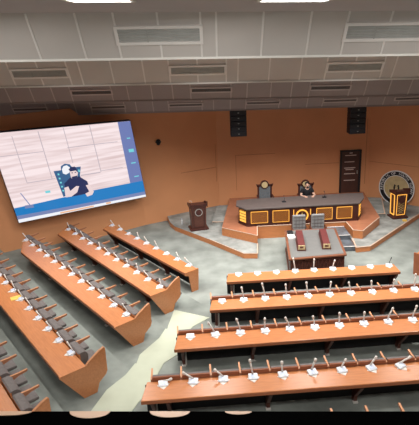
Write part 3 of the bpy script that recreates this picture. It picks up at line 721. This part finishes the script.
def desk(name_label, loc, rz, Ln, D, legs, endp, armend, leftend=False, lip=.06, cut=0):
    t = thing('delegate_desk', name_label, 'desk', loc, rz, 'long delegate desks')
    MB().prism([(cut,-D),(Ln,-D),(Ln,0),(0,0)],.70,.75).build('desktop', M['wood'], t, bevel=.008)
    MB().box(cut,Ln,-D-.006,-D+.022,.75-lip-.02,.738).build('front_lip', M['lipwood'], t)
    MB().box(.03+cut*.9,Ln-.03,-.04,-.015,.06,.70).build('modesty_panel', M['black'], t)
    MB().box(.05+cut,Ln-.05,-D*.62,-.04,.52,.545).build('shelf', M['black'], t)
    for lx in legs:
        lg_ = MB().slab_x([(-D+.04,.70),(-D+.05,.60),(-.20,.18),(-.16,.0),(-.03,.0),(-.03,.70)], lx-.035, lx+.035).build('leg', M['wood_dark'], t)
        MB().box(lx-.05,lx+.05,-.21,-.14,0,.03).build('foot', M['stem'], lg_)
    if leftend: MB().tube([(.16,-.14,.0),(.16,-.14,.70)],.022,8).build('cable_pole', M['stem'], t)
    if endp:
        if armend: pts = [(-D-.02,.76),(-D-.02,.72),(-.14,.0),(.16,.0),(.24,.22),(.42,.36),(.46,.44),(.47,1.0),(.45,1.02),(.34,.98),(.20,.90),(.06,.81),(0,.76)]
        else: pts = [(-D-.01,.76),(-D-.01,.66),(-D*.72,.60),(-D*.55,.0),(-.02,.0),(.03,.70),(.03,.76)]
        ep = MB().slab_x(pts, Ln, Ln+.045).build('end_panel', M['wood'], t)
        if armend:
            e = MB(); q = [(0,.765),(.06,.815),(.20,.905),(.34,.985),(.45,1.025)]
            for a, b in zip(q, q[1:]): e.bar((Ln+.022,a[0],a[1]),(Ln+.022,b[0],b[1]),.05,.012)
            e.build('panel_edge', M['wood_edge'], ep)
    return t
M['lipwood'] = noisy('brown_desk_lip', (.30,.10,.04), .12, 3., (1,9,9), rough=.4)
ROWN = ['front','second','third','fourth','nearest']
# right-hand block: back-left corner, angle, length, depth, first seat offset, pitch, stems
ST = [[None,None,None,(-.05,.06,.39),(.01,.06,.32),(.06,.06,.24),None,None,(.07,.06,.22)],
      [None,(-.04,.06,.33),(-.07,.06,.41),(-.02,.06,.34),(-.04,.06,.36),(.04,.06,.33),(-.05,.06,.28),(-.02,.06,.28),(.02,.06,.28),(.01,.06,.41)],
      [None,(-.14,.06,.28),(-.07,.06,.32),(0,.06,.28),(-.09,.06,.26),(-.03,.06,.24),(.01,.06,.28),(.02,.06,.25),(.1,.06,.31),(.09,.06,.32)],
      [(.13,.06,.06),(-.17,.06,.17),(-.14,.06,.18),(-.05,.06,.34),(-.01,.06,.24),(.06,.06,.25),(.07,.06,.19),(.09,.06,.20),(.18,.06,.15)]]
RB = [((.48,14.37),1.0,5.28,.56,.33,.595,9,[.09,1.9,3.6,5.2]), ((-.06,12.40),1.3,6.6,.54,.28,.597,11,[.1,1.23,3.0,4.77]),
      ((-.91,10.43),2.4,6.65,.58,.30,.598,11,[.1,1.77,3.6,5.37]), ((-1.43,8.46),2.2,6.2,.56,.33,.601,10,[.12,.42,2.42,4.22])]
for i, ((ox,oy),deg,Ln,D,off,pit,n,legs) in enumerate(RB):
    th = math.radians(deg); z = TZ[i]; ux = Vector((math.cos(th),math.sin(th))); uy = Vector((-math.sin(th),math.cos(th)))
    desk('long orange wood desk, %s row of the right-hand block' % (ROWN[i]), (ox,oy,z), th, Ln, D, legs, False, False, True, cut=-.08)
    for k, stm in enumerate(ST[i]):
        q = Vector((ox,oy))+ux*(off+pit*k)+uy*(-.11)
        kind = 'without a stalk' if stm is None else 'with thin black stalk' if (i,k) == (0,8) else 'with stalk leaning right' if stm[0] > .05 else 'with stalk leaning left' if stm[0] < -.05 else 'with upright stalk'
        skew = random.uniform(-.2,.2) if i < 3 else [.1,-.15,-.1,.0,.1,.2,.15,.3,.45][k]
        mic((q.x,q.y,z+.75), th, 'white desk microphone %s, %s on the %s right desk' % (kind, nth(k,'aisle'), ROWN[i]), stm, 'desk microphones', skew, (i,k) == (0,8))
    if i > 0:
        for k in range(min(n,10) if i < 3 else n):
            q = Vector((ox,oy))+ux*(off+.30-.3+pit*k+(.06 if i == 3 else 0))
            place_chair((q.x,q.y,z), th, 'low brown padded chair, %s before the %s right desk' % (nth(k,'aisle'), ROWN[i]), 'delegate chairs', .36 if i == 3 else .33)
# nearest right-hand row: only the tips of its arms show
th = math.radians(2.2)
for k, x in enumerate((2.25,2.86,3.46)):
    place_chair((x,6.72+(x-2.2)*.04,.80), th, 'chair showing only its arm tip, %s of three at the bottom right corner' % ('leftmost','middle','rightmost')[k], 'delegate chairs', .42)
# left-hand block
LB = [((-4.12,19.61),(.608,-.794),5.95,.50,.25,.668,9,0,[.55,2.5,4.3]), ((-5.76,18.96),(.604,-.797),7.26,.55,.32,.668,11,0,[.75,2.6,4.7,6.3]),
      ((-6.97,17.56),(.618,-.786),7.95,.58,.37,.661,12,0,[1.7,2.6,4.6,6.6]), ((-8.20,16.27),(.602,-.7985),8.95,.58,.30,.668,13,4,[.5,2.6,4.6,6.6,8.2])]
random.seed(3)
LQ = [[], [], [], []]
for i, ((ox,oy),(dx,dy),Ln,D,off,pit,n,vis,legs) in enumerate(LB):
    th = math.atan2(dy,dx); z = TZ[i]; ux = Vector((math.cos(th),math.sin(th))); uy = Vector((-math.sin(th),math.cos(th)))
    desk('long orange wood desk, %s row of the left-hand block' % ROWN[i], (ox,oy,z), th, Ln, D, legs, True, i > 0, cut=[.3,.45,1.3,0][i])
    for k in range(vis, n):
        q = Vector((ox,oy))+ux*(off+pit*k)+uy*(-.05)
        a = random.uniform(-.5,.1); stm = (-.07+random.uniform(-.05,.08), .08, .17+random.uniform(-.05,.07))
        if i == 0 and k in (2,6): stm = None
        mic((q.x,q.y,z+.75), th, 'white desk microphone %s, %s on the %s left desk' % ('without a stalk' if stm is None else 'with pale stalk', nth(n-1-k,'aisle end'), ROWN[i]), stm, 'desk microphones', a, False, .014)
    if i > 0:
        for k in range(0 if i < 3 else 0, n):
            q = Vector((ox,oy))+ux*(off+pit*k)
            place_chair((q.x,q.y,z), th, 'grey-brown padded chair, %s before the %s left desk' % (nth(n-1-k,'aisle end'), ROWN[i]), 'delegate chairs')
# nearest left-hand row
th = math.atan2(-.797,.604); ux = Vector((math.cos(th),math.sin(th))); uy = Vector((-math.sin(th),math.cos(th)))
e5 = Vector((-3.46,7.27)); L5 = 6*.668+.2; o5 = e5-ux*L5
desk('orange wood desk at the bottom left corner, nearest row of the left-hand block', (o5.x,o5.y,.80), th, L5, .58, [.5,2.6,3.8], True, True)
for k in range(6):
    q = o5+ux*(.42+.668*k)
    place_chair((q.x,q.y,.80), th, 'grey-brown padded chair, %s in the bottom left corner row' % nth(5-k,'aisle end'), 'delegate chairs')
wb = thing('dark_gap_block', 'made-up black block for the dark gap beside the third left desk', 'box', (-6.75,19.1-.25,.37), math.atan2(4.3,6.6))  # block added to darken the gap by the wall
MB().box(-.42,.42,-.02,.22,0,.42).build('block_body', M['blackp'], wb, bevel=.02); MB().box(-.44,.44,-.04,.23,.42,.46).build('lid', M['blackp'], wb)
# yellow envelope, desk end of the next block at the right edge
ev = thing('envelope', 'yellow envelope lying on the fourth left-hand desk', 'envelope', (-5.40,12.36,1.334), .5)
MB().prism([(-.16,-.11),(.16,-.11),(.16,.11),(-.16,.11)], 0, .008).build('envelope_body', M['yellow'], ev); MB().prism([(-.16,.11),(.16,.11),(0,-.02)], .008, .011).build('flap', M['yellow'], ev)
M['wood_red'] = noisy('dark_orange_veneer', (.30,.10,.045), .1, 3., rough=.4)
rd = thing('side_desk', 'orange wood desk end at the right edge of the photo', 'desk', (6.78,15.2,0), math.radians(38))
MB().box(0,2.4,-.55,0,.70,.75).build('desktop', M['wood'], rd, bevel=.01); MB().slab_x([(-.58,.76),(-.58,.5),(-.40,0),(.02,0),(.06,.76)],-.05,0).build('end_panel', M['wood_red'] if 'wood_red' in M else M['wood'], rd)
MB().box(.05,2.35,-.04,-.015,.06,.70).build('modesty_panel', M['black'], rd); MB().slab_x([(-.5,.7),(-.2,0),(-.03,0),(-.03,.7)],2.2,2.26).build('leg', M['wood_dark'], rd)

# ------------------------------------------------------------------ made-up ledge standing in for a black strip of another picture
pz = lambda x: 6.836-.0628*x
par = MB().add([(-2,.75,pz(-2)-.0),(2,.75,pz(2)),(2,1.1,pz(2)),(-2,1.1,pz(-2)),(-2,.75,5.6),(2,.75,5.6),(2,1.1,5.6),(-2,1.1,5.6)],
    [(0,1,2,3),(7,6,5,4),(0,4,5,1),(1,5,6,2),(2,6,7,3),(3,7,4,0)]).build('trim_border_stand_in', M['border']); struct(par, 'made-up black ledge in place of the border strip along the bottom')
for x, a, b_ in ((-.560,.062,.016),(-.345,.054,.026),(-.133,.054,.023),(.050,.036,.012)):  # pale half discs made up for shapes in that strip
    pts = [(x+a*math.cos(t), 1.099-b_*math.sin(t)) for t in [PI*i/16 for i in range(17)]]; n = len(pts)
    MB().add([(q[0],q[1],pz(q[0])-.002) for q in pts]+[(q[0],q[1],pz(q[0])+.0015) for q in pts], [tuple(range(n)), tuple(range(2*n-1,n-1,-1))]+[(i,n+i,n+(i+1)%n,(i+1)%n) for i in range(n)]).build('half_round_mark', M['border_mark'], par)

# ------------------------------------------------------------------ view
S.view_settings.view_transform = 'Standard'; S.view_settings.look = 'None'; S.view_settings.gamma = 1; S.view_settings.exposure = .25
S.view_settings.use_curve_mapping = False
